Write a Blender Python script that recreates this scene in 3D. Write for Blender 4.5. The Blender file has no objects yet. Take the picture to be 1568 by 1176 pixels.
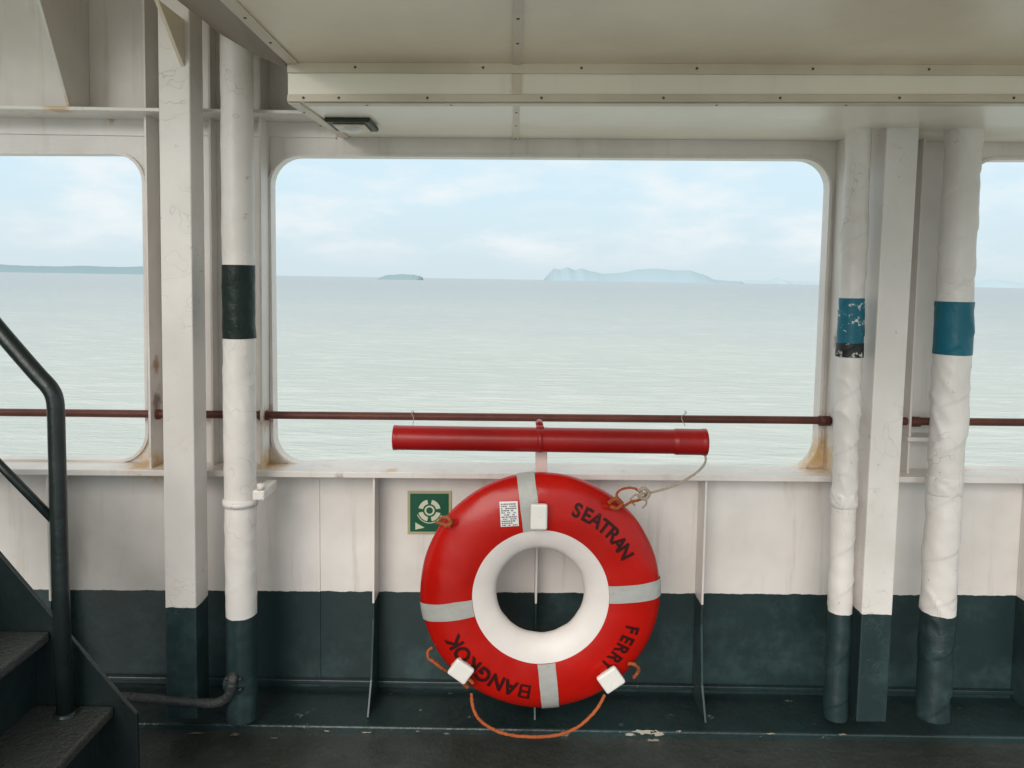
import bpy, bmesh, math, random
from mathutils import Vector, Matrix, noise
random.seed(4)
rad=math.radians
scene=bpy.context.scene
# ---------------- camera ----------------
F,CX,CY=1150.0,784.0,503.0
PITCH,ROLL=3.75,0.93
R=Matrix.Rotation(rad(90-PITCH),3,'X')@Matrix.Rotation(rad(ROLL),3,'Z')
CAM=Vector((0,0,1.5))
cd=bpy.data.cameras.new("camera"); cam=bpy.data.objects.new("camera",cd)
scene.collection.objects.link(cam)
cam.matrix_world=Matrix.Translation(CAM)@R.to_4x4()
cd.sensor_width=36; cd.lens=36*F/1568; cd.shift_y=(CY-588)/1568
cd.clip_start=0.05; cd.clip_end=60000
scene.camera=cam
def P(px,py,Y):
    d=R@Vector(((px-CX)/F,(CY-py)/F,-1)); return CAM+d*(Y/d.y)
scene.view_settings.view_transform='Standard'; scene.view_settings.look='None'; scene.view_settings.exposure=0

# ---------------- helpers ----------------
def link(o,parent=None):
    scene.collection.objects.link(o)
    if parent: o.parent=parent
    return o
def empty(name,loc=(0,0,0)):
    e=bpy.data.objects.new(name,None); e.empty_display_size=.1
    scene.collection.objects.link(e); return e
def mesh(name,verts,faces,mat,parent=None,smooth=False,bevel=0):
    me=bpy.data.meshes.new(name); me.from_pydata([tuple(v) for v in verts],[],faces)
    bm=bmesh.new(); bm.from_mesh(me); bmesh.ops.recalc_face_normals(bm,faces=bm.faces); bm.to_mesh(me); bm.free()
    if mat: me.materials.append(mat)
    if smooth:
        for p in me.polygons: p.use_smooth=True
    o=bpy.data.objects.new(name,me); link(o,parent)
    if bevel:
        m=o.modifiers.new("bevel",'BEVEL'); m.width=bevel; m.segments=2; m.limit_method='ANGLE'
    return o
def prism_w(name,pts,Y0,Y1,mat,parent=None,bevel=0):
    n=len(pts)
    v=[(x,Y0,z) for x,z in pts]+[(x,Y1,z) for x,z in pts]
    f=[list(range(n)),list(range(2*n-1,n-1,-1))]+[[i,(i+1)%n,n+(i+1)%n,n+i] for i in range(n)]
    return mesh(name,v,f,mat,parent,bevel=bevel)
def prism(name,px,Y0,Y1,mat,parent=None,bevel=0):
    return prism_w(name,[(P(a,b,Y0).x,P(a,b,Y0).z) for a,b in px],Y0,Y1,mat,parent,bevel)
def plate_yz(name,X,t,pts,mat,parent=None,bevel=0.001):
    n=len(pts)
    v=[(X-t/2,y,z) for y,z in pts]+[(X+t/2,y,z) for y,z in pts]
    f=[list(range(n)),list(range(2*n-1,n-1,-1))]+[[i,(i+1)%n,n+(i+1)%n,n+i] for i in range(n)]
    return mesh(name,v,f,mat,parent,bevel=bevel)
def boxw(name,x0,x1,y0,y1,z0,z1,mat,parent=None,bevel=0):
    return prism_w(name,[(x0,z0),(x1,z0),(x1,z1),(x0,z1)],y0,y1,mat,parent,bevel)
def smoothpts(pts,n=8):
    out=[]
    for i in range(len(pts)-1):
        p0=pts[max(i-1,0)];p1=pts[i];p2=pts[i+1];p3=pts[min(i+2,len(pts)-1)]
        for k in range(n):
            t=k/n
            out.append(0.5*((2*p1)+(p2-p0)*t+(2*p0-5*p1+4*p2-p3)*t*t+(3*p1-p0-3*p2+p3)*t**3))
    out.append(pts[-1]); return out
def tube(name,pts,r,mat,parent=None,seg=16,amp=0,nscale=20,caps=True,rfun=None,wr=0,wrap=0):
    pts=[Vector(p) for p in pts]; N=len(pts); v=[];f=[]
    t=(pts[1]-pts[0]).normalized()
    u=t.cross(Vector((0,1,0)))
    if u.length<.1: u=t.cross(Vector((1,0,0)))
    u.normalize()
    L=0
    for i,p in enumerate(pts):
        if i>0: L+=(p-pts[i-1]).length
        a=pts[max(i-1,0)]; b=pts[min(i+1,N-1)]
        t=(b-a).normalized(); u=(u-t*u.dot(t)).normalized(); w=t.cross(u)
        rr=rfun(L) if rfun else r
        for k in range(seg):
            an=2*math.pi*k/seg
            d=u*math.cos(an)+w*math.sin(an); q=p+d*rr
            if amp:
                g=noise.noise(q*nscale)+.6*noise.noise(q*nscale*2.7)
                if wr:
                    qq=Vector((q.x*13,q.y*13,q.z*10+q.x*16))
                    msk=max(0,min(1,(noise.noise(Vector((q.x*3+7,q.y*3,q.z*3.2)))+.15)*2.4))
                    nn=abs(noise.noise(qq))
                    g+=wr*msk*((1-nn*2.6)**2 if nn<.38 else 0)
                if wrap:
                    ph_=(q.z/.17+an/(2*math.pi)+.25*noise.noise(q*4))%1.0
                    g+=wrap*(1-ph_ if ph_>.06 else ph_/.06*.94)
                q=q+d*amp*g
            v.append(q)
    for i in range(N-1):
        for k in range(seg):
            f.append([i*seg+k,i*seg+(k+1)%seg,(i+1)*seg+(k+1)%seg,(i+1)*seg+k])
    if caps: f.append(list(range(seg))); f.append(list(range((N-1)*seg,N*seg)))
    o=mesh(name,v,f,mat,parent,smooth=True)
    if caps and rfun:
        for p in o.data.polygons:
            if len(p.vertices)>4: p.use_smooth=False
    return o
def line(a,b,n): return [a.lerp(b,i/n) for i in range(n+1)]

# ---------------- materials ----------------
def newmat(name):
    m=bpy.data.materials.new(name); m.use_nodes=True
    nt=m.node_tree; b=nt.nodes["Principled BSDF"]; return m,nt,b
def N(nt,t,**kw):
    n=nt.nodes.new(t)
    for k,v in kw.items(): setattr(n,k,v)
    return n
def math_(nt,op,a,b=None,clamp=False):
    n=N(nt,'ShaderNodeMath',operation=op); n.use_clamp=clamp
    for i,x in enumerate((a,b)):
        if x is None: continue
        if isinstance(x,(int,float)): n.inputs[i].default_value=x
        else: nt.links.new(x,n.inputs[i])
    return n.outputs[0]
def mixc(nt,fac,a,b,mode='MIX'):
    n=N(nt,'ShaderNodeMix',data_type='RGBA',blend_type=mode)
    for s,x in ((n.inputs[0],fac),(n.inputs[6],a),(n.inputs[7],b)):
        if isinstance(x,(int,float)): s.default_value=x
        elif isinstance(x,tuple): s.default_value=(*x[:3],1)
        else: nt.links.new(x,s)
    return n.outputs[2]
def noise_n(nt,vec,scale,detail=3,rough=.55):
    n=N(nt,'ShaderNodeTexNoise'); n.inputs['Scale'].default_value=scale; n.inputs['Detail'].default_value=detail
    n.inputs['Roughness'].default_value=rough
    if vec is not None: nt.links.new(vec,n.inputs['Vector'])
    return n.outputs['Fac']
def ramp(nt,x,lo,hi):
    n=N(nt,'ShaderNodeMapRange'); n.interpolation_type='SMOOTHSTEP'; n.inputs[1].default_value=lo; n.inputs[2].default_value=hi
    nt.links.new(x,n.inputs[0]); return n.outputs[0]
def paint(name,col,rough=.4,var=.12,lower=None,ln=None,rust=None,bump=.25,bscale=18,spec=.5,chips=0,chipcol=(.25,.2,.16),streak=0,coat=0,crack=0):
    m,nt,b=newmat(name)
    g=N(nt,'ShaderNodeNewGeometry'); pos=g.outputs['Position']
    n1=noise_n(nt,pos,2.3,4,.6)
    sep=N(nt,'ShaderNodeSeparateXYZ'); nt.links.new(pos,sep.inputs[0])
    upfac=None
    if lower:
        nz=noise_n(nt,pos,30,2)
        d=math_(nt,'SUBTRACT',sep.outputs[2],math_(nt,'ADD',math_(nt,'MULTIPLY',sep.outputs[0],ln[1]),ln[0]))
        d=math_(nt,'ADD',d,math_(nt,'MULTIPLY',math_(nt,'SUBTRACT',nz,.5),.010))
        upfac=ramp(nt,d,-.001,.001)
        low2=mixc(nt,ramp(nt,noise_n(nt,pos,5,5,.7),.45,.72),lower,tuple(x*1.9+.006 for x in lower))
        cc=mixc(nt,upfac,low2,col)
    else:
        cc=mixc(nt,0.0,col,col)
    dark=(1-var*2.0,1-var*2.2,1-var*2.4); light=(1+var*.3,)*3
    v=mixc(nt,ramp(nt,n1,.3,.7),dark,light)
    cc=mixc(nt,1.0,cc,v,'MULTIPLY')
    if streak:
        mp=N(nt,'ShaderNodeMapping'); mp.inputs['Scale'].default_value=(14,14,1.2); nt.links.new(pos,mp.inputs[0])
        s=noise_n(nt,mp.outputs[0],1.5,4,.6)
        f=math_(nt,'MULTIPLY',ramp(nt,s,.54,.78),streak)
        if upfac is not None: f=math_(nt,'MULTIPLY',f,upfac)
        cc=mixc(nt,f,cc,(.42,.34,.25))
    ckh=None
    if crack:
        vo=N(nt,'ShaderNodeTexVoronoi',feature='DISTANCE_TO_EDGE'); vo.inputs['Scale'].default_value=5
        mp2=N(nt,'ShaderNodeVectorMath',operation='ADD')
        nn=N(nt,'ShaderNodeTexNoise'); nn.inputs['Scale'].default_value=5; nn.inputs['Detail'].default_value=3; nt.links.new(pos,nn.inputs['Vector'])
        nt.links.new(pos,mp2.inputs[0]); nt.links.new(nn.outputs['Color'],mp2.inputs[1]); nt.links.new(mp2.outputs[0],vo.inputs['Vector'])
        ck=math_(nt,'SUBTRACT',1,ramp(nt,vo.outputs['Distance'],.003,.014))
        ck=math_(nt,'MULTIPLY',ck,ramp(nt,noise_n(nt,pos,3.7,2),.47,.57))
        ckh=ck
        f=math_(nt,'MULTIPLY',ck,crack)
        if upfac is not None: f=math_(nt,'MULTIPLY',f,upfac)
        cc=mixc(nt,f,cc,(.42,.38,.34))
        sc=ramp(nt,noise_n(nt,pos,22,5,.75),.655,.70)
        if upfac is not None: sc=math_(nt,'MULTIPLY',sc,upfac)
        cc=mixc(nt,math_(nt,'MULTIPLY',sc,.6),cc,(.36,.27,.20))
    if rust:
        nr=noise_n(nt,pos,26,5,.7)
        for (pt,rr,rc) in rust:
            vd=N(nt,'ShaderNodeVectorMath',operation='DISTANCE'); nt.links.new(pos,vd.inputs[0]); vd.inputs[1].default_value=pt
            q=math_(nt,'SUBTRACT',1.0,math_(nt,'DIVIDE',vd.outputs['Value'],rr),True)
            q=ramp(nt,math_(nt,'ADD',q,math_(nt,'MULTIPLY',math_(nt,'SUBTRACT',nr,.5),1.5)),.3,.95)
            cc=mixc(nt,math_(nt,'MULTIPLY',q,.85),cc,rc)
    if chips:
        nc=noise_n(nt,pos,11,6,.72)
        cc=mixc(nt,math_(nt,'MULTIPLY',ramp(nt,nc,.70-chips*.1,.72-chips*.1),.85),cc,chipcol)
    nt.links.new(cc,b.inputs['Base Color'])
    b.inputs['Roughness'].default_value=rough
    b.inputs['Specular IOR Level'].default_value=spec
    b.inputs['Coat Weight'].default_value=coat; b.inputs['Coat Roughness'].default_value=.15
    if bump:
        bp=N(nt,'ShaderNodeBump'); bp.inputs['Strength'].default_value=bump; bp.inputs['Distance'].default_value=.01
        h=noise_n(nt,pos,bscale,5,.6)
        if ckh is not None: h=math_(nt,'SUBTRACT',h,math_(nt,'MULTIPLY',ckh,.18))
        nt.links.new(h,bp.inputs['Height']); nt.links.new(bp.outputs[0],b.inputs['Normal'])
    return m

WHITE=(.79,.75,.715); CREAM=(.86,.755,.60); GREEN=(.017,.036,.037)
WY=2.65
def zline(p1,p2,Y):
    a=P(*p1,Y); b=P(*p2,Y); s=(b.z-a.z)/(b.x-a.x); return (a.z-s*a.x,s)
wl=zline((100,903),(1568,912),WY)
RU=(.35,.13,.04); RO=(.58,.36,.12); RD=(.12,.045,.02)
rusts=[(P(228,715,2.6),.14,RO),(P(236,612,2.6),.08,RD),(P(412,640,2.6),.08,RU),(P(412,712,2.6),.11,RO),(P(1250,700,2.63),.16,RO),
       (P(1258,638,2.6),.07,RU),(P(84,162,2.5),.10,RO),(P(240,560,2.6),.06,RU),(P(1275,520,2.57),.07,RD),(P(600,716,2.56),.06,RO),(P(520,728,2.54),.03,RD),(P(170,182,2.64),.03,RU)]
m_wall=paint("wall_paint",WHITE,.34,.08,GREEN,wl,[(tuple(p),r,c) for p,r,c in rusts],bump=.30,bscale=6,streak=.38)
m_cream=paint("ceiling_paint",CREAM,.32,.06,bump=.12,bscale=3.5,streak=0.08)
m_strip=paint("strip_paint",(.70,.62,.50),.4,.1,bump=.12)
m_brown=paint("brown_board",(.20,.15,.11),.5,.1,bump=.12)  # even dark brown for the closing board
m_green=paint("dark_green_paint",GREEN,.32,.2,bump=.35,bscale=14,chips=.35,chipcol=(.16,.16,.15))
m_deck=paint("deck_paint",(.050,.060,.057),.36,.25,bump=.5,bscale=25,chips=.3,chipcol=(.13,.12,.11))
m_stair=paint("stair_paint",(.018,.030,.031),.34,.2,bump=.3,bscale=20,chips=.1,chipcol=(.10,.10,.10))
m_tread=paint("tread_paint",(.06,.07,.07),.42,.2,bump=.8,bscale=70,chips=.2,chipcol=(.15,.15,.15))
m_rail=paint("rail_paint",(.15,.050,.038),.45,.25,bump=.4,bscale=30,chips=.4,chipcol=(.07,.03,.02),spec=.3)
m_hook=paint("hook_paint",(.78,.75,.71),.4,.06,bump=.1,crack=.2)
m_pole=paint("bracket_paint",(.72,.58,.54),.4,.08,bump=.1)
m_dark=paint("dark_metal",(.04,.045,.035),.45,.1,spec=.2)
m_screw=paint("screw_rust",(.12,.08,.06),.6,.1,bump=0)
m_lens=paint("lamp_lens",(.75,.75,.72),.25,.02,bump=0)
m_rope=paint("rope_orange",(.46,.12,.04),.8,.15,bump=.8,bscale=90,spec=.2)
m_cord=paint("cord_white",(.50,.42,.34),.8,.15,bump=.8,bscale=90,spec=.2)
m_red=paint("lifebuoy_red",(.48,.007,.003),.26,.12,bump=.28,bscale=6,spec=.32)
m_tubered=paint("tube_red",(.34,.008,.008),.33,.16,bump=.12,bscale=12,spec=.35)
m_bwhite=paint("lifebuoy_white",(.76,.71,.68),.45,.06,bump=.2,bscale=12)
m_tape=paint("reflective_tape",(.44,.45,.43),.45,.12,bump=.4,bscale=30,spec=.5,chips=.6,chipcol=(.31,.30,.28))
m_text=paint("stencil_black",(.040,.006,.006),.5,.1,bump=0,spec=.2,chips=.75,chipcol=(.30,.010,.006))
m_ink=paint("label_ink",(.12,.12,.13),.6,.1,bump=0)
m_paper=paint("label_paper",(.74,.73,.71),.5,.03,bump=0)
m_sgreen=paint("sign_green",(.010,.095,.052),.35,.08,bump=.03,spec=.3)
m_swhite=paint("sign_white",(.60,.64,.47),.35,.04,bump=.03)
m_syel=paint("sign_border",(.46,.42,.24),.4,.08,bump=.03)
m_black=paint("tape_black",(.010,.022,.018),.4,.2,bump=.6,bscale=25,spec=.25,chips=.4,chipcol=(.13,.15,.13))
m_blue=paint("tape_blue",(.010,.15,.22),.4,.12,bump=.4,bscale=30,chips=1.4,chipcol=(.70,.70,.66),spec=.3)
m_blue2=paint("tape_blue_clean",(.008,.13,.19),.4,.15,bump=.5,bscale=20,spec=.3)

# ---------------- world ----------------
SUN_EL,SUN_ROT=27,200
w=bpy.data.worlds.new("World"); scene.world=w; w.use_nodes=True
nt=w.node_tree; bg=nt.nodes["Background"]; bg.inputs[1].default_value=.1
sky=N(nt,'ShaderNodeTexSky',sky_type='NISHITA'); sky.sun_disc=False
sky.sun_elevation=rad(SUN_EL); sky.sun_rotation=rad(SUN_ROT); sky.dust_density=2.0; sky.air_density=1.0
tc=N(nt,'ShaderNodeTexCoord'); gen=tc.outputs['Generated']
sp=N(nt,'ShaderNodeSeparateXYZ'); nt.links.new(gen,sp.inputs[0]); z=sp.outputs[2]
haze=mixc(nt,ramp(nt,z,0.0,.14),(6.9,8.2,8.8),(6.9,8.8,9.8))
c=mixc(nt,.95,sky.outputs[0],haze)
mp=N(nt,'ShaderNodeMapping'); mp.inputs['Scale'].default_value=(6,6,18); mp.inputs['Location'].default_value=(2.1,0,.9); nt.links.new(gen,mp.inputs[0])
cn=noise_n(nt,mp.outputs[0],1.0,7,.56)
cm=ramp(nt,cn,.40,.72)
band=math_(nt,'MULTIPLY',ramp(nt,z,.005,.05),.9)
c=mixc(nt,math_(nt,'MULTIPLY',cm,band),c,(8.9,9.4,9.6))
c=mixc(nt,ramp(nt,z,.22,.55),c,(11.5,11.5,11))
nt.links.new(c,bg.inputs[0])
sd=bpy.data.lights.new("sun",'SUN'); sd.energy=2.5; sd.angle=rad(42); sd.color=(1,.94,.87)
so=bpy.data.objects.new("sun",sd); link(so)
el,ro=rad(SUN_EL),rad(SUN_ROT)
sv=Vector((math.sin(ro)*math.cos(el),math.cos(ro)*math.cos(el),math.sin(el)))
so.rotation_euler=sv.to_track_quat('Z','Y').to_euler()

# ---------------- sea & hills ----------------
SEA=-6.0
m_sea,nt,b=newmat("sea_water")
g=N(nt,'ShaderNodeNewGeometry'); pos=g.outputs['Position']
mpn=N(nt,'ShaderNodeMapping'); mpn.inputs['Scale'].default_value=(.30,1,1); nt.links.new(pos,mpn.inputs[0])
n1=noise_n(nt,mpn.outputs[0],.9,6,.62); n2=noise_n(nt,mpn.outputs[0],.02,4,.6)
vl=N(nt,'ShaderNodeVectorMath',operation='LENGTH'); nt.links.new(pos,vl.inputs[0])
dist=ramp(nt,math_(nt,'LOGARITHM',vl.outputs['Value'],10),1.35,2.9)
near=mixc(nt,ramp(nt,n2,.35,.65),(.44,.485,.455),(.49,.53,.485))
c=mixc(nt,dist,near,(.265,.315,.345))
c=mixc(nt,math_(nt,'MULTIPLY',ramp(nt,n1,.46,.72),.42),c,(.63,.65,.60))
nt.links.new(c,b.inputs['Base Color']); b.inputs['Roughness'].default_value=.28; b.inputs['IOR'].default_value=1.33
b.inputs['Specular IOR Level'].default_value=.4
bp=N(nt,'ShaderNodeBump'); bp.inputs['Strength'].default_value=.9; bp.inputs['Distance'].default_value=.5
nt.links.new(n1,bp.inputs['Height']); nt.links.new(bp.outputs[0],b.inputs['Normal'])
S=40000
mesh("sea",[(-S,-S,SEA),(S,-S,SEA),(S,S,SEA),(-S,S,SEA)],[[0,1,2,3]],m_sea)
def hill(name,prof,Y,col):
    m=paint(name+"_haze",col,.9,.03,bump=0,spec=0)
    v=[];f=[];pts=[]
    for i in range(len(prof)-1):
        for k in range(6):
            t=k/6; x=prof[i][0]*(1-t)+prof[i+1][0]*t; y=prof[i][1]*(1-t)+prof[i+1][1]*t
            pts.append((x,y+random.uniform(-.3,.3)))
    pts.append(prof[-1]); n=len(pts)
    for i,(x,y) in enumerate(pts):
        q=P(x,y,Y); e=min(1,i/4,(n-1-i)/4); d=Y*.04*e+.5
        zt=max(q.z,SEA+.5)*(1 if 0<i<n-1 else 0)+(0 if 0<i<n-1 else SEA-.5)
        v+=[(q.x,Y-d,SEA-1),(q.x,Y-d*.1,zt),(q.x,Y+d*.1,zt),(q.x,Y+d,SEA-1)]
    for i in range(n-1):
        a=i*4
        for k in range(3): f.append([a+k,a+4+k,a+5+k,a+1+k])
    f+= [[0,1,2,3],[4*n-4,4*n-3,4*n-2,4*n-1]]
    return mesh(name,v,f,m,smooth=True)
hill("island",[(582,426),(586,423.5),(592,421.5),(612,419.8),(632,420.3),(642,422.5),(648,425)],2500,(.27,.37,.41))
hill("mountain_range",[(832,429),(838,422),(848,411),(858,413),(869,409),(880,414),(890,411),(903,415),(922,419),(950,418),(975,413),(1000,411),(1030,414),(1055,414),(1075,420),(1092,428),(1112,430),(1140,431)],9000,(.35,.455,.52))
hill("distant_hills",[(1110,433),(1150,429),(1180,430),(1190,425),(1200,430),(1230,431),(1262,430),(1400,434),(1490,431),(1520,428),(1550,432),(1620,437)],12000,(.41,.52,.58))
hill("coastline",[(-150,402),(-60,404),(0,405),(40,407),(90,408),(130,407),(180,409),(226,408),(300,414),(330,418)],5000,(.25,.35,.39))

# ---------------- ship wall with windows ----------------
wall=empty("ship_bulkhead_wall")
def rounded(pts,r,n=8):
    out=[]; L=len(pts)
    for i in range(L):
        p=Vector(pts[i]); a=(Vector(pts[i-1])-p).normalized(); b=(Vector(pts[(i+1)%L])-p).normalized()
        for k in range(n+1):
            ang=k/n*math.pi/2
            q=p+a*r*(1-math.sin(ang))+b*r*(1-math.cos(ang))
            out.append((q.x,q.y))
    return out
def px2(px): return [(P(a,b_,WY).x,P(a,b_,WY).z) for a,b_ in px]
wins=[px2([(-640,232),(222,234),(228,706),(-640,700)]),
      px2([(413,237),(1273,242),(1251,721),(418,711)]),
      px2([(1478,243),(2300,243),(2300,722),(1448,720)])]
wrs=[rounded(q,.105) for q in wins]
cu=bpy.data.curves.new("c",'CURVE'); cu.dimensions='2D'; cu.fill_mode='BOTH'; cu.extrude=.005
for loop in [[(-3.6,-.05),(3.8,-.05),(3.8,2.75),(-3.6,2.75)]]+wrs:
    s=cu.splines.new('POLY'); s.points.add(len(loop)-1); s.use_cyclic_u=True
    for i,(x,y) in enumerate(loop): s.points[i].co=(x,y,0,1)
co=bpy.data.objects.new("tmp",cu); link(co)
bpy.context.view_layer.update()
me=bpy.data.meshes.new_from_object(co.evaluated_get(bpy.context.evaluated_depsgraph_get()))
me.transform(Matrix.Translation((0,WY+.005,0))@Matrix.Rotation(rad(90),4,'X'))
bpy.data.objects.remove(co)
me.materials.clear(); me.materials.append(m_wall)
link(bpy.data.objects.new("wall_plate",me),wall)
for wi,loop in enumerate(wrs):
    c0=Vector((sum(p[0] for p in loop)/len(loop),sum(p[1] for p in loop)/len(loop)))
    n=len(loop); v=[];f=[]
    for i in range(n):
        p=Vector(loop[i]); a=Vector(loop[i-1]); b_=Vector(loop[(i+1)%n]); t=(b_-a).normalized(); nn=Vector((t.y,-t.x))
        if nn.dot(c0-p)<0: nn=-nn
        i0=p+nn*.006; o0=p-nn*.004
        v+=[(i0.x,WY-.012,i0.y),(i0.x,WY+.04,i0.y),(o0.x,WY+.04,o0.y),(o0.x,WY-.012,o0.y)]
    for i in range(n):
        a=i*4; c_=((i+1)%n)*4
        for k in range(4): f.append([a+k,a+(k+1)%4,c_+(k+1)%4,c_+k])
    mesh("window_rim_%d"%wi,v,f,m_wall,wall,smooth=False)
prism("window_sill",[(-700,712),(2400,739),(2400,748),(-700,721)],2.53,WY-.001,m_wall,wall,bevel=.002)
zf=P(120,163,2.5).z
boxw("header_flange",-3.6,-.62,2.50,WY-.001,zf-.012,zf,m_wall,wall,bevel=.002)
boxw("header_lap_strip",-3.6,-1.27,WY-.006,WY-.001,P(0,205,WY).z,P(0,172,WY).z,m_wall,wall)
boxw("header_lap_seam",-1.262,-.62,WY-.006,WY-.001,P(0,203,WY).z,P(0,172,WY).z,m_wall,wall)
def bar(x,y,Yf,z0,z1,t=.008):
    X=P(x,y,WY).x
    return plate_yz("stiffener_bar",X,t,[(Yf,z0),(WY-.001,z0),(WY-.001,z1),(Yf,z1)],m_wall,wall)
zs=P(400,722,2.56).z
bar(246,450,2.555,zs,2.7); bar(412,450,2.56,zs,2.7); bar(1273,450,2.56,zs,2.0); bar(1462,450,2.56,zs,2.0)
bar(332,450,2.60,zs,2.7); bar(1388,450,2.58,zs,2.0)
zb=P(784,1056,WY).z; zsill=P(784,729,2.53).z
def stiff(px,py=820):
    X=P(px,py,2.53).x
    plate_yz("bulwark_stiffener",X,.007,[(2.555,zsill-.003),(WY-.001,zsill-.003),(WY-.001,zb+.001),(2.46,zb+.001),(2.52,zb+.10),(2.555,zb+.30)],m_wall,wall)
for x in (-420,67,570,823,1082,1600): stiff(x)
prism("bulwark_seam",[(486,733),(489,733),(491,1050),(488,1050)],WY-.004,WY-.001,m_wall,wall)
boxw("base_weld_strip",-3.6,3.8,WY-.02,WY-.001,zb+.02,zb+.035,m_green,wall,bevel=.003)
boxw("pier_box_shelf",P(1382,735,2.58).x,P(1440,735,2.58).x,2.56,WY-.002,P(1400,668,WY).z,P(1400,662,WY).z,m_wall,wall)
zbm=1.5+.78
beam=empty("deck_beam")
boxw("beam_flange",-.965,-.82,.1,WY-.002,zbm,zbm+.012,m_cream,beam,bevel=.002)
boxw("beam_web",-.897,-.887,.1,WY-.002,zbm+.012,2.72,m_cream,beam)
plate_yz("knee",P(35,90,2.3).x,.01,[(WY-.002,zf+.001),(2.53,zf+.001),(2.2,2.7),(WY-.002,2.7)],m_wall,wall)
# ---------------- ceiling ----------------
ceil=empty("ceiling")
YF=2.02
zl0=P(450,156,YF).z; zl1=P(1568,156,YF).z
XL=P(441,120,YF).x; XR=3.8
def zlow(x): return zl0+(zl1-zl0)*(x-XL)/(P(1568,156,YF).x-XL)
zt0=P(450,97,YF).z; zt1=P(1568,101,YF).z
def ztop(x): return zt0+(zt1-zt0)*(x-XL)/(P(1568,100,YF).x-XL)
zw=P(505,210,WY).z; zw1=P(1290,216,WY).z; XW=P(1290,216,WY).x
def zwl(x): return zw+(zw1-zw)*(x-XL)/(XW-XL)
YB=0.4
m_soff=paint("soffit_paint",(.92,.86,.75),.28,.04,bump=.12,bscale=3.5,streak=.10)  # paler copy of the ceiling cream, light from the sea put into the colour
v=[(XL,YF,zlow(XL)),(XR,YF,zlow(XR)),(XR,WY-.002,zwl(XR)),(XL,WY-.002,zwl(XL))]
v+=[(a,b_,2.7) for a,b_,_ in v]
mesh("soffit",v,[[0,1,2,3],[4,5,6,7],[0,1,5,4],[1,2,6,5],[2,3,7,6],[3,0,4,7]],m_soff,ceil)
v=[(XL,YB,ztop(XL)),(XR,YB,ztop(XR)),(XR,YF-.0015,ztop(XR)),(XL,YF-.0015,ztop(XL))]
v+=[(a,b_,2.7) for a,b_,_ in v]
mesh("upper_panel",v,[[0,1,2,3],[4,5,6,7],[0,1,5,4],[1,2,6,5],[2,3,7,6],[3,0,4,7]],m_cream,ceil)
boxw("deckhead_plate",-3.6,3.8,YB,WY+.2,2.72,2.76,m_cream,ceil)
q=[P(441,106,2.035),P(390,82,2.12),P(338,52,2.20),P(262,-8,2.16),P(200,-60,2.1),P(300,-60,1.4),P(345,-8,1.555),P(438,98,2.0)]
mesh("closing_board",[Vector((p.x-.002,p.y,p.z)) for p in q]+[Vector((p.x-.002,p.y,p.z+.012)) for p in q],
     [list(range(8)),list(range(8,16))]+[[i,(i+1)%8,8+(i+1)%8,8+i] for i in range(8)],m_brown,ceil)
def strip(name,a,b_,wd,th,axis):
    a=Vector(a); b_=Vector(b_); d=(b_-a).normalized()
    if axis=='down': s=d.cross(Vector((0,0,1))).normalized(); nrm=Vector((0,0,-1))
    else: s=Vector((0,0,1)); nrm=Vector((0,-1,0))
    v=[a-s*wd/2,a+s*wd/2,b_+s*wd/2,b_-s*wd/2]
    v=[p+nrm*.0005 for p in v]+[p+nrm*th for p in v]
    return mesh(name,v,[[0,1,2,3],[4,5,6,7],[0,1,5,4],[1,2,6,5],[2,3,7,6],[3,0,4,7]],m_strip,ceil,bevel=.001)
strip("fascia_trim_top",(XL,YF-.001,ztop(XL)-.013),(XR,YF-.001,ztop(XR)-.013),.026,.008,'front')
strip("fascia_trim_bottom",(XL,YF-.001,zlow(XL)+.008),(XR,YF-.001,zlow(XR)+.008),.018,.008,'front')
strip("ceiling_trim_edge",(XL+.015,YF-.012,ztop(XL)),(XL+.015,YB,ztop(XL)),.03,.005,'down')
strip("soffit_trim_edge",(XL+.015,YF+.002,zlow(XL)),(XL+.015,WY-.01,zwl(XL)),.03,.005,'down')
strip("soffit_trim_front",(XL+.04,YF+.018,zlow(XL)),(XR,YF+.018,zlow(XR)),.03,.004,'down')
for px in (791,1930):
    X=P(px,150,YF).x
    strip("ceiling_batten",(X,YF-.012,ztop(X)),(X,YB,ztop(X)),.022,.005,'down')
    strip("soffit_batten",(X,YF+.04,zlow(X)+.003),(X,WY-.01,zwl(X)-.001),.02,.006,'down')
    boxw("fascia_batten",X-.011,X+.011,YF-.006,YF-.0015,zlow(X)+.018,ztop(X)-.027,m_strip,ceil)
def dot(x,y,z,nrm,r=.0036):
    v=[];a=Vector((x,y,z)); nrm=Vector(nrm)
    u=nrm.orthogonal().normalized(); w_=nrm.cross(u)
    for h in (0,.0015):
        for k in range(8): v.append(a+nrm*h+(u*math.cos(k*.785)+w_*math.sin(k*.785))*r)
    return v
allv=[];allf=[]
def adddot(*a,**k):
    v=dot(*a,**k); b0=len(allv); allv.extend(v)
    allf.append([b0+i for i in range(8)]); allf.append([b0+8+i for i in range(8)])
    for i in range(8): allf.append([b0+i,b0+(i+1)%8,b0+8+(i+1)%8,b0+8+i])
for px in (466,655,829,1015,1193,1375,1549,520):
    X=P(px,148,YF).x; adddot(X,YF-.009,zlow(X)+.008,(0,-1,0))
for px in (545,740,890,1066,1243,1420):
    X=P(px,100,YF).x; adddot(X,YF-.009,ztop(X)-.012,(0,-1,0))
for y in (1.5,1.66,1.83):
    adddot(XL+.015,y,ztop(XL)-.005,(0,0,-1)); adddot(P(791,150,YF).x,y,ztop(0)-.005,(0,0,-1))
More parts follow.
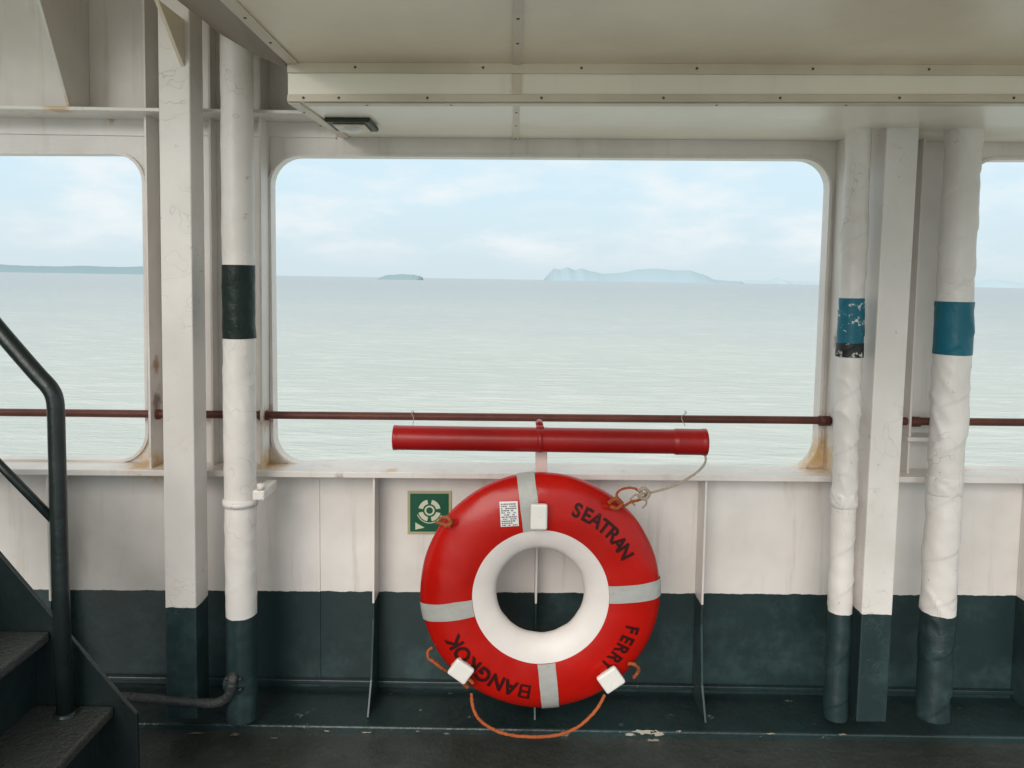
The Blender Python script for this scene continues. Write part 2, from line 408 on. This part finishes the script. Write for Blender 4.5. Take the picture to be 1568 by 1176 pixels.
for y in (2.12,2.3,2.5):
    adddot(XL+.015,y,zlow(XL)-.006,(0,0,-1)); adddot(P(791,150,YF).x,y,zlow(0)-.006,(0,0,-1))
for px in (560,690,1100,1300):
    X=P(px,158,YF).x; adddot(X,YF+.018,zlow(X)-.004,(0,0,-1))
mesh("screws",allv,allf,m_screw,ceil)
lamp=empty("ceiling_lamp")
q=P(541,190,2.33); zc=zlow(q.x)*.45+zwl(q.x)*.55
boxw("lamp_base",q.x-.070,q.x+.066,2.25,2.40,zc-.018,zc-.002,m_dark,lamp,bevel=.006)
boxw("lamp_gasket",q.x-.050,q.x+.046,2.275,2.385,zc-.024,zc-.0185,m_strip,lamp,bevel=.003)
v=[];f=[]
for i in range(6):
    a=i/5*math.pi/2
    for k in range(20): v.append((q.x+.030*math.cos(a)*math.cos(k*math.pi/10),2.325+.030*math.cos(a)*math.sin(k*math.pi/10),zc-.024-.012*math.sin(a)))
for i in range(5):
    for k in range(20): f.append([i*20+k,i*20+(k+1)%20,(i+1)*20+(k+1)%20,(i+1)*20+k])
mesh("lamp_lens",v,f,m_lens,lamp,smooth=True)

# ---------------- deck ----------------
zd=P(784,1126,2.41).z
mesh("deck_floor",[(-3.6,-.6,zd),(3.8,-.6,zd),(3.8,2.42,zd),(-3.6,2.42,zd)],[[0,1,2,3]],m_deck)
m_ledge=paint("ledge_paint",GREEN,.3,.2,bump=.5,bscale=18,chips=.55,chipcol=(.20,.19,.17))
boxw("deck_ledge",-3.6,3.8,2.41,WY-.0015,zd-.1,zb,m_ledge,None,bevel=.006)
fl=empty("paint_flakes")
m_flake=paint("flaked_paint",(.36,.33,.28),.7,.3,bump=.6,chips=.6)
def flake(px,py,Y,wd,ht,up):
    c=P(px,py,Y); n=15; v=[]
    for k in range(n):
        a=2*math.pi*k/n; rr=random.uniform(.4,1.15)
        if up: v.append((c.x+wd*rr*math.cos(a),c.y+ht*rr*math.sin(a),zd+.003))
        else: v.append((c.x+wd*rr*math.cos(a),c.y,max(zd+.001,c.z+ht*rr*math.sin(a))))
    mesh("flake",v,[list(range(n))],m_flake,fl)
for px,w_,h_ in ((985,.045,.010),(1005,.03,.010),(965,.02,.005),(300,.02,.004),(330,.03,.003),(375,.012,.004),(640,.008,.002),(1180,.02,.003),(500,.01,.003),(1290,.015,.003),(285,.01,.006),(1040,.01,.004),(450,.012,.002),(560,.02,.002)):
    flake(px,1122+random.uniform(-3,3),2.4085,w_,h_,False)
for px,w_,h_,y in ((300,.03,.006,2.39),(360,.02,.008,2.385),(1000,.03,.01,2.39),(420,.012,.004,2.37)): flake(px,1128,y,w_,h_,True)

# ---------------- posts & pipes ----------------
def post(name,px,Y,D,ln,par=None):
    e=empty(name)
    m=paint(name+"_paint",WHITE,.38,.07,GREEN,zline(*ln,Y),None,bump=.35,bscale=7,crack=.4)
    prism("post_body",px,Y,Y+D,m,e,bevel=.004)
    return e,m
YP=2.36
e,mp1=post("support_post",[(240,-40),(289,-40),(302,1101),(255,1101)],YP,.10,((250,930),(300,931)))
xk=P(291,60,YP).x-.004
plate_yz("knee_bracket",xk-.02,.012,[(YP-.001,P(290,102,YP).z),(YP-.17,zbm-.001),(YP-.001,zbm-.001)],m_cream,e)
e,_=post("support_post",[(1359,180),(1409,180),(1357,1106),(1311,1106)],YP,.10,((1320,940),(1365,941)))
def pipe(name,top,bot,r,bandpx,bandmat,paintpx,coll,amp=.0016,wr=1.0,wrap=0):
    e=empty(name); Y=YP+.05
    a=P(*top,Y); b_=P(*bot,Y)
    pl=P(bot[0],paintpx,Y).z
    m=paint(name+"_paint",WHITE,.4,.07,GREEN,(pl,0),None,bump=.4,bscale=10,crack=.45)
    kw=dict(seg=48,amp=amp,nscale=9,wr=wr,wrap=wrap)
    tube("pipe_body",line(a,b_,620),r,m,e,**kw)
    def at(py):
        t=(py-top[1])/(bot[1]-top[1]); return a.lerp(b_,t)
    p0,p1=at(bandpx[0]),at(bandpx[1])
    tube("tape_band",line(p0,p1,80),r+.0022,bandmat,e,**kw)
    c0,c1=at(coll[0]),at(coll[1]); L=(c1-c0).length
    tube("pipe_collar",line(c0,c1,24),r,m,e,seg=48,amp=.005,nscale=16,rfun=lambda l:r+.004*math.sin(math.pi*min(1,max(0,l/L)))**.5)
    return e,at,m
e,at,m=pipe("drain_pipe",(362,50),(371,1098),.0490,(392,502),m_black,940,(749,760),amp=.0016,wr=1.5,wrap=.4)
c0,c1=at(750),at(759); tube("pipe_clamp",[c0,c1],.0555,m,e,seg=48)
c=at(748); boxw("clamp_lug",c.x+.045,c.x+.085,2.39,2.53,c.z-.004,c.z+.030,m,e,bevel=.006)
tube("clamp_bolt",[Vector((c.x+.07,2.40,c.z+.03)),Vector((c.x+.07,2.40,c.z+.050))],.012,m,e)
e,at,m=pipe("drain_pipe",(1315,195),(1279,1098),.0365,(447,535),m_blue,935,(738,765),amp=.0028,wr=1.5,wrap=.9)
tube("black_flake_band",line(at(514),at(535),12),.0400,paint("black_tape_flaked",(.01,.012,.012),.5,.1,chips=1.9,chipcol=(.6,.6,.57)),e,seg=48,amp=.0028,nscale=9,wr=1.5,wrap=.9)
e,at,m=pipe("drain_pipe",(1477,190),(1427,1096),.0515,(452,531),m_blue2,935,(716,745),amp=.0032,wr=1.5,wrap=.9)

# ---------------- guard rail ----------------
gr=empty("guard_rail")
tube("rail_pipe",line(P(-700,624.5,2.6),P(2400,655,2.6),60),.0138,m_rail,gr,amp=.0006,nscale=30)
for px in (237,405,1262,1330,1400):
    p=P(px,632+px*.0098,2.6); tube("rail_sleeve",[p-Vector((.018,0,0)),p+Vector((.018,0,0))],.018,m_rail,gr)

# ---------------- lifebuoy ----------------
BY=2.34; BC=P(827,904,BY)
K_=486
a_=59/K_; RM=127/K_; b_d=.058; RW=104/K_
buoy=empty("lifebuoy")
def bp_(th,r,off=0,front=True):
    k=max(-1,min(1,(r-RM)/a_)); y=b_d*math.sqrt(max(0,1-k*k))*(-1 if front else 1)
    n=Vector(((r-RM)/a_**2,y/b_d**2)); n.normalize()
    r2=r+n.x*off; y2=y+n.y*off
    return Vector((BC.x+r2*math.cos(th),BC.y+y2,BC.z+r2*math.sin(th)))
def bphi(th,phi,off=0):
    r=RM+a_*math.cos(phi); y=-b_d*math.sin(phi)
    n=Vector((math.cos(phi)/a_,-math.sin(phi)/b_d)).normalized()
    r+=n.x*off; y+=n.y*off
    return Vector((BC.x+r*math.cos(th),BC.y+y,BC.z+r*math.sin(th)))
pw=math.acos((RW-RM)/a_)
NT=192
phis=[ -pw+2*pw*i/44 for i in range(45)]
inn=[ pw+(2*math.pi-2*pw)*i/20 for i in range(1,20)]
ph=phis+inn; n=len(ph)
v=[bphi(2*math.pi*t/NT,p,.0016*noise.noise(Vector((math.cos(2*math.pi*t/NT)*4,math.sin(2*math.pi*t/NT)*4,p*1.5)))) for t in range(NT) for p in ph]
f=[];mi=[]
for t in range(NT):
    for k in range(n):
        f.append([t*n+k,t*n+(k+1)%n,((t+1)%NT)*n+(k+1)%n,((t+1)%NT)*n+k]); mi.append(0 if k<44 else 1)
me=bpy.data.meshes.new("ring"); me.from_pydata([tuple(x) for x in v],[],f); me.materials.append(m_red); me.materials.append(m_bwhite)
for i,p in enumerate(me.polygons): p.material_index=mi[i]; p.use_smooth=True
bm=bmesh.new(); bm.from_mesh(me); bmesh.ops.recalc_face_normals(bm,faces=bm.faces); bm.to_mesh(me); bm.free()
link(bpy.data.objects.new("ring",me),buoy)
def tape(deg,wd=.056):
    th0=rad(deg); v=[];f=[]; K=40; M=8
    for i in range(K+1):
        phi=-pw*.9+(pw*1.9-.01)*i/K
        for j in range(M+1):
            t=-wd/2+wd*j/M; r=RM+a_*math.cos(phi)
            t+=.002*noise.noise(Vector((phi*2.3,deg,j*.1)))
            v.append(bphi(th0+t/r,phi,.0028+.0011*noise.noise(Vector((phi*3,j*.7,deg)))))
    for i in range(K):
        for j in range(M): f.append([i*(M+1)+j,i*(M+1)+j+1,(i+1)*(M+1)+j+1,(i+1)*(M+1)+j])
    mesh("reflective_tape",v,f,m_tape,buoy,smooth=True)
for d in (98,190,276,3.5): tape(d)
def glyph(ch,size):
    if ch=='B':
        # stencil B drawn as quads: stem, three bars, two right sides
        W,H,T=.60,.70,.125; S_=size
        rects=[(0,0,T,H),(T,0,W-.10,T*.8),(T,H-T*.8,W-.12,H),(T,H*.5-T*.4,W-.13,H*.5+T*.4),(W-T-.02,.06,W,H*.5-.04),(W-T-.04,H*.5+.04,W-.02,H-.06)]
        quads=[[(a,b),(c,b),(c,d),(a,d)] for a,b,c,d in rects]
        quads+=[[(W-.10,0),(W,.06),(W-T-.02,.06),(W-.15,T*.8)],[(W-T-.02,H*.5-.04),(W,H*.5-.04),(W-.13,H*.5+T*.4),(W-.14,H*.5-T*.4)],
                [(W-T-.04,H-.06),(W-.02,H-.06),(W-.12,H),(W-.17,H-T*.8)],[(W-.15,H*.5),(W-.05,H*.5-.01),(W-.02,H*.5+.04),(W-T-.04,H*.5+.04)]]
        vs=[];fs=[]
        for qd in quads:
            A,B_,C,D=[Vector((x,y,0)) for x,y in qd]; b0=len(vs); n_=5
            for i in range(n_+1):
                for j in range(n_+1):
                    p=A.lerp(B_,i/n_).lerp(D.lerp(C,i/n_),j/n_); vs.append(Vector(((p.x-W/2)*S_,p.y*S_,0)))
            for i in range(n_):
                for j in range(n_): k=b0+i*(n_+1)+j; fs.append([k,k+1,k+n_+2,k+n_+1])
        return vs,fs
    cu=bpy.data.curves.new("t",'FONT'); cu.body=ch; cu.size=size; cu.align_x='CENTER'; cu.offset=size*.034
    o=bpy.data.objects.new("t",cu); link(o); bpy.context.view_layer.update()
    me=bpy.data.meshes.new_from_object(o.evaluated_get(bpy.context.evaluated_depsgraph_get()))
    bpy.data.objects.remove(o)
    bm=bmesh.new(); bm.from_mesh(me); bmesh.ops.triangulate(bm,faces=bm.faces)
    for _ in range(3):
        es=[e for e in bm.edges if e.calc_length()>.008]
        if es: bmesh.ops.subdivide_edges(bm,edges=es,cuts=1); bmesh.ops.triangulate(bm,faces=bm.faces)
    vs=[v.co.copy() for v in bm.verts]; bm.verts.index_update(); fs=[[v.index for v in f.verts] for f in bm.faces]; bm.free()
    return vs,fs
def lettering(name,txt,d0,d1,r,size,sx=1.0):
    V=[];Fa=[]
    for i,ch in enumerate(txt):
        if ch==' ': continue
        th=rad(d0+(d1-d0)*i/(len(txt)-1)); vs,fs=glyph(ch,size); b0=len(V)
        jit=random.uniform(-.0015,.0015); rot=rad(random.uniform(-3,3))
        for q in vs:
            x=q.x*math.cos(rot)-q.y*math.sin(rot); y=q.x*math.sin(rot)+q.y*math.cos(rot)
            rr=r+(y-size*.36)+jit; V.append(bp_(th-x*sx/r,rr,.0022))
        Fa+=[[b0+k for k in fa] for fa in fs]
    mesh(name,V,Fa,m_text,buoy)
lettering("lettering_top","SEATRAN",69,30,147/487,.060,.95)
lettering("lettering_bottom","BANGKOK",261.5,209,150/487,.070,.88)
lettering("lettering_side","FERRY",-19,-45,148/487,.060,.86)
def labpt(u,v_,off):
    ang=rad(4)
    x=u*math.cos(ang)-v_*math.sin(ang); y=u*math.sin(ang)+v_*math.cos(ang)
    gx=(777-827)/487+x; gy=(903-774)/487+y
    return bp_(math.atan2(gy,gx),math.hypot(gx,gy),off)
def patch(u0,u1,v0,v1,off,nu,nv,V,Fa):
    b0=len(V)
    for i in range(nu+1):
        for j in range(nv+1): V.append(labpt(u0+(u1-u0)*i/nu,v0+(v1-v0)*j/nv,off))
    for i in range(nu):
        for j in range(nv):
            a=b0+i*(nv+1)+j; Fa.append([a,a+1,a+nv+2,a+nv+1])
V=[];Fa=[]; patch(-.028,.028,-.038,.038,.0025,8,10,V,Fa); mesh("paper_label",V,Fa,m_paper,buoy,smooth=True)
V=[];Fa=[]
for row in range(11):
    vv=.032-row*.0064; u=-.024
    while u<.022:
        l=random.uniform(.002,.008)
        if random.random()<.75: patch(u,min(u+l,.024),vv-.0036,vv,.0033,1,1,V,Fa)
        u+=l+.0015
mesh("label_print",V,Fa,m_ink,buoy)
def rope(pp,r,mat,nm,par=buoy):
    pts=smoothpts([P(a,b_,y) for a,b_,y in pp],10); tube(nm,pts,r,mat,par,seg=10,amp=r*.25,nscale=120)
rope([(722,1062,2.34),(724,1082,2.31),(735,1103,2.30),(765,1121,2.30),(805,1128,2.30),(850,1126,2.30),(885,1113,2.30),(912,1088,2.31),(926,1064,2.34)],.0052,m_rope,"grab_line_bottom")
rope([(672,1015,2.31),(658,1010,2.32),(655,998,2.33),(662,992,2.34)],.0045,m_rope,"grab_line_left")
rope([(688,1030,2.31),(672,1020,2.29),(660,1010,2.30)],.0045,m_rope,"grab_line_left_2")
rope([(962,1016,2.28),(972,1018,2.29),(978,1026,2.32),(970,1038,2.34)],.0055,m_rope,"grab_line_right")
rope([(674,795,2.30),(684,792,2.275),(690,800,2.272),(682,806,2.28)],.006,m_rope,"knot_left")
rope([(668,800,2.34),(676,802,2.29),(690,806,2.275)],.005,m_rope,"knot_left_2")
rope([(932,770,2.275),(942,764,2.27),(952,770,2.28),(946,778,2.275),(934,776,2.27)],.006,m_rope,"knot_top")
rope([(950,768,2.28),(944,757,2.30),(955,748,2.31),(972,748,2.31),(984,757,2.31)],.0040,m_rope,"tether")
rope([(955,775,2.29),(968,768,2.30),(980,765,2.31),(992,757,2.31)],.0042,m_rope,"tether_2")
rope([(716,1052,2.30),(708,1045,2.28),(716,1040,2.27),(724,1046,2.275)],.006,m_rope,"knot_bottom_left")
rope([(1079,694,2.34),(1080,708,2.33),(1066,724,2.32),(1036,742,2.31),(1005,752,2.31),(986,756,2.31)],.0036,m_cord,"tether_cord")
rope([(978,752,2.30),(986,748,2.295),(994,755,2.30),(988,764,2.30),(978,760,2.295),(984,754,2.29)],.0055,m_cord,"tether_knot")
rope([(986,760,2.30),(990,770,2.30),(984,778,2.31)],.003,m_cord,"tether_end")
rope([(975,756,2.30),(966,764,2.30),(972,774,2.31)],.003,m_cord,"tether_end_2")

# ---------------- lifebuoy bracket ----------------
br=empty("lifebuoy_bracket")
prism("bracket_upright",[(820,655),(838,655),(838,790),(820,790)],2.42,2.435,m_pole,br,bevel=.002)
for px,py in ((829,712),(700,1000),(940,1010)):
    q=P(px,py,2.44); boxw("standoff",q.x-.012,q.x+.012,2.436,2.64,q.z-.012,q.z+.012,m_hook,br)
def hook(px,py,deg,wd,ht,nm):
    c=P(px,py,2.265); th=rad(deg); o=Vector((math.cos(th),0,math.sin(th))); s=Vector((math.sin(th),0,-math.cos(th)))
    def slab(n_,r0,r1,y0,y1,w_=wd):
        v=[]
        for y in (y0,y1):
            for a,b2 in ((-1,r0),(1,r0),(1,r1),(-1,r1)):
                q=c+s*(a*w_/2)+o*b2; q.y=y; v.append(q)
        mesh(n_,v,[[0,1,2,3],[4,5,6,7],[0,1,5,4],[1,2,6,5],[2,3,7,6],[3,0,4,7]],m_hook,br,bevel=.006)
    slab(nm+"_lip",-ht/2,ht/2,2.250,2.268)
    return slab
hk=hook(825,790,90,.052,.080,"top_hook")
hk=hook(706,1026,235,.066,.058,"left_hook"); hk("left_arm",-.02,.029,2.266,2.44,.05)
hk=hook(935,1039,306,.07,.062,"right_hook"); hk("right_arm",-.02,.031,2.266,2.44,.05)

# ---------------- red tube ----------------
rt=empty("red_storage_tube")
YT=2.34
A=P(603,670,YT); B=P(1081,677,YT)
L=(B-A).length
def rf(l):
    t=l/L; r=.0385
    if t<.012: r=.0392
    if .895<t<.905: r=.0385+.003*(t-.895)/.01
    if t>=.905: r=.0412
    if t>.985: r=.0425
    return r
tube("tube_body",line(A,B,200),.038,m_tubered,rt,seg=40,rfun=rf)
for px in (632,1049):
    p=P(px,652,YT+.03); q=P(px,630,2.6)
    tube("wire_loop",smoothpts([p,p+Vector((-.003,.04,.02)),Vector((q.x-.002,2.57,q.z+.000)),Vector((q.x,2.60,q.z+.002)),Vector((q.x+.004,2.617,q.z-.01))],8),.0011,m_cord,rt,seg=6)
p=P(827,655,YT); tube("tube_saddle",[Vector((p.x,YT+.02,p.z)),Vector((p.x,2.425,p.z))],.012,m_tubered,rt)
pc=A.lerp(B,.468)
tube("tube_strap",[pc-Vector((.009,0,0)),pc+Vector((.009,0,0))],.0400,m_tubered,rt,seg=40)
boxw("tube_clip",pc.x-.012,pc.x+.012,YT-.01,YT+.02,pc.z+.034,pc.z+.044,m_tubered,rt,bevel=.003)

# ---------------- sign ----------------
sg=empty("lifebuoy_location_sign")
ys=WY-.002
prism("sign_board",[(624,752),(691,752),(691,818),(624,818)],ys-.004,ys,m_syel,sg,bevel=.001)
prism("sign_panel",[(628,756),(687,756),(687,814),(628,814)],ys-.0055,ys-.0041,m_sgreen,sg)
def annulus(nm,c,r0,r1,y,mat,par,a0=0,a1=360,n=40):
    v=[];f=[]
    for i in range(n+1):
        a=rad(a0+(a1-a0)*i/n)
        v+=[(c.x+r0*math.cos(a),y,c.z+r0*math.sin(a)),(c.x+r1*math.cos(a),y,c.z+r1*math.sin(a))]
    for i in range(n): f.append([2*i,2*i+1,2*i+3,2*i+2])
    mesh(nm,v,f,mat,par)
c=P(658,781,ys)
for k in range(4): annulus("sign_ring_%d"%k,c,.024,.040,ys-.0062,m_swhite,sg,k*90+12,k*90+78,14)
annulus("sign_ring_inner",c,.012,.018,ys-.0062,m_swhite,sg)
annulus("sign_rope",c,.044,.047,ys-.0062,m_swhite,sg,200,340)
prism("sign_arrow",[(636,800),(650,808),(636,811)],ys-.0068,ys-.0058,m_swhite,sg)

# ---------------- floor pipe ----------------
fp=empty("deck_drain_elbow")
pts=smoothpts([P(120,1066,2.36),P(200,1068,2.36),P(270,1073,2.36),P(322,1077,2.36),P(344,1071,2.36),P(353,1058,2.355),P(356,1046,2.35),P(357,1036,2.36),P(358,1034,2.44)],8)
tube("elbow_pipe",pts,.0155,m_tread,fp,seg=16)
tube("elbow_flange",[P(359,1046,2.385),P(359,1046,2.362)],.036,m_green,fp,seg=20)
for a in (40,140,220,320):
    c=P(359,1046,2.361); tube("flange_bolt",[c+Vector((.028*math.cos(rad(a)),0,.028*math.sin(rad(a)))),c+Vector((.028*math.cos(rad(a)),-.012,.028*math.sin(rad(a))))],.005,m_tread,fp,seg=8)

# ---------------- staircase ----------------
st=empty("staircase")
YS=1.95
SP=[(-420,352),(0,850),(192,1075),(209,1093),(214,1250),(216,1340),(90,1340),(-420,740)]
prism("far_stringer",SP,YS,YS+.012,m_stair,st,bevel=.002)
prism_w("near_stringer",[(P(x,y,YS).x,P(x,y,YS).z) for x,y in SP],1.14,1.152,m_stair,st,bevel=.002)
nos=[(205,1195),(175,1080),(77,966),(-21,852),(-119,738),(-217,624),(-315,510)]
for i,(x,y) in enumerate(nos):
    q=P(x,y,YS)
    boxw("tread_%d"%i,q.x-.26,q.x,1.153,YS-.001,q.z-.03,q.z,m_tread,st,bevel=.007)
    zz=P(*nos[i-1],YS).z if i>0 else zd
    boxw("riser_%d"%i,q.x-.05,q.x-.04,1.153,YS-.001,zz-.02,q.z-.031,m_stair,st)
YH=1.90
hp=[P(-300,205,YH),P(-150,332,YH),P(0,507,YH),P(30,542,YH),P(58,574,YH),P(76,594,YH),P(84,612,YH),P(86,640,YH),P(87,680,YH)]
tube("handrail_pipe",smoothpts(hp,6)+[P(93,900,YH),P(100,1098,YH)],.0205,m_stair,st,seg=20)
tube("mid_rail_pipe",[P(-300,395,YH),P(0,712,YH),P(82,796,YH)],.011,m_stair,st,seg=14)
tube("post_foot",[P(100,1090,YH),P(100,1101,YH)],.027,m_stair,st,seg=20)
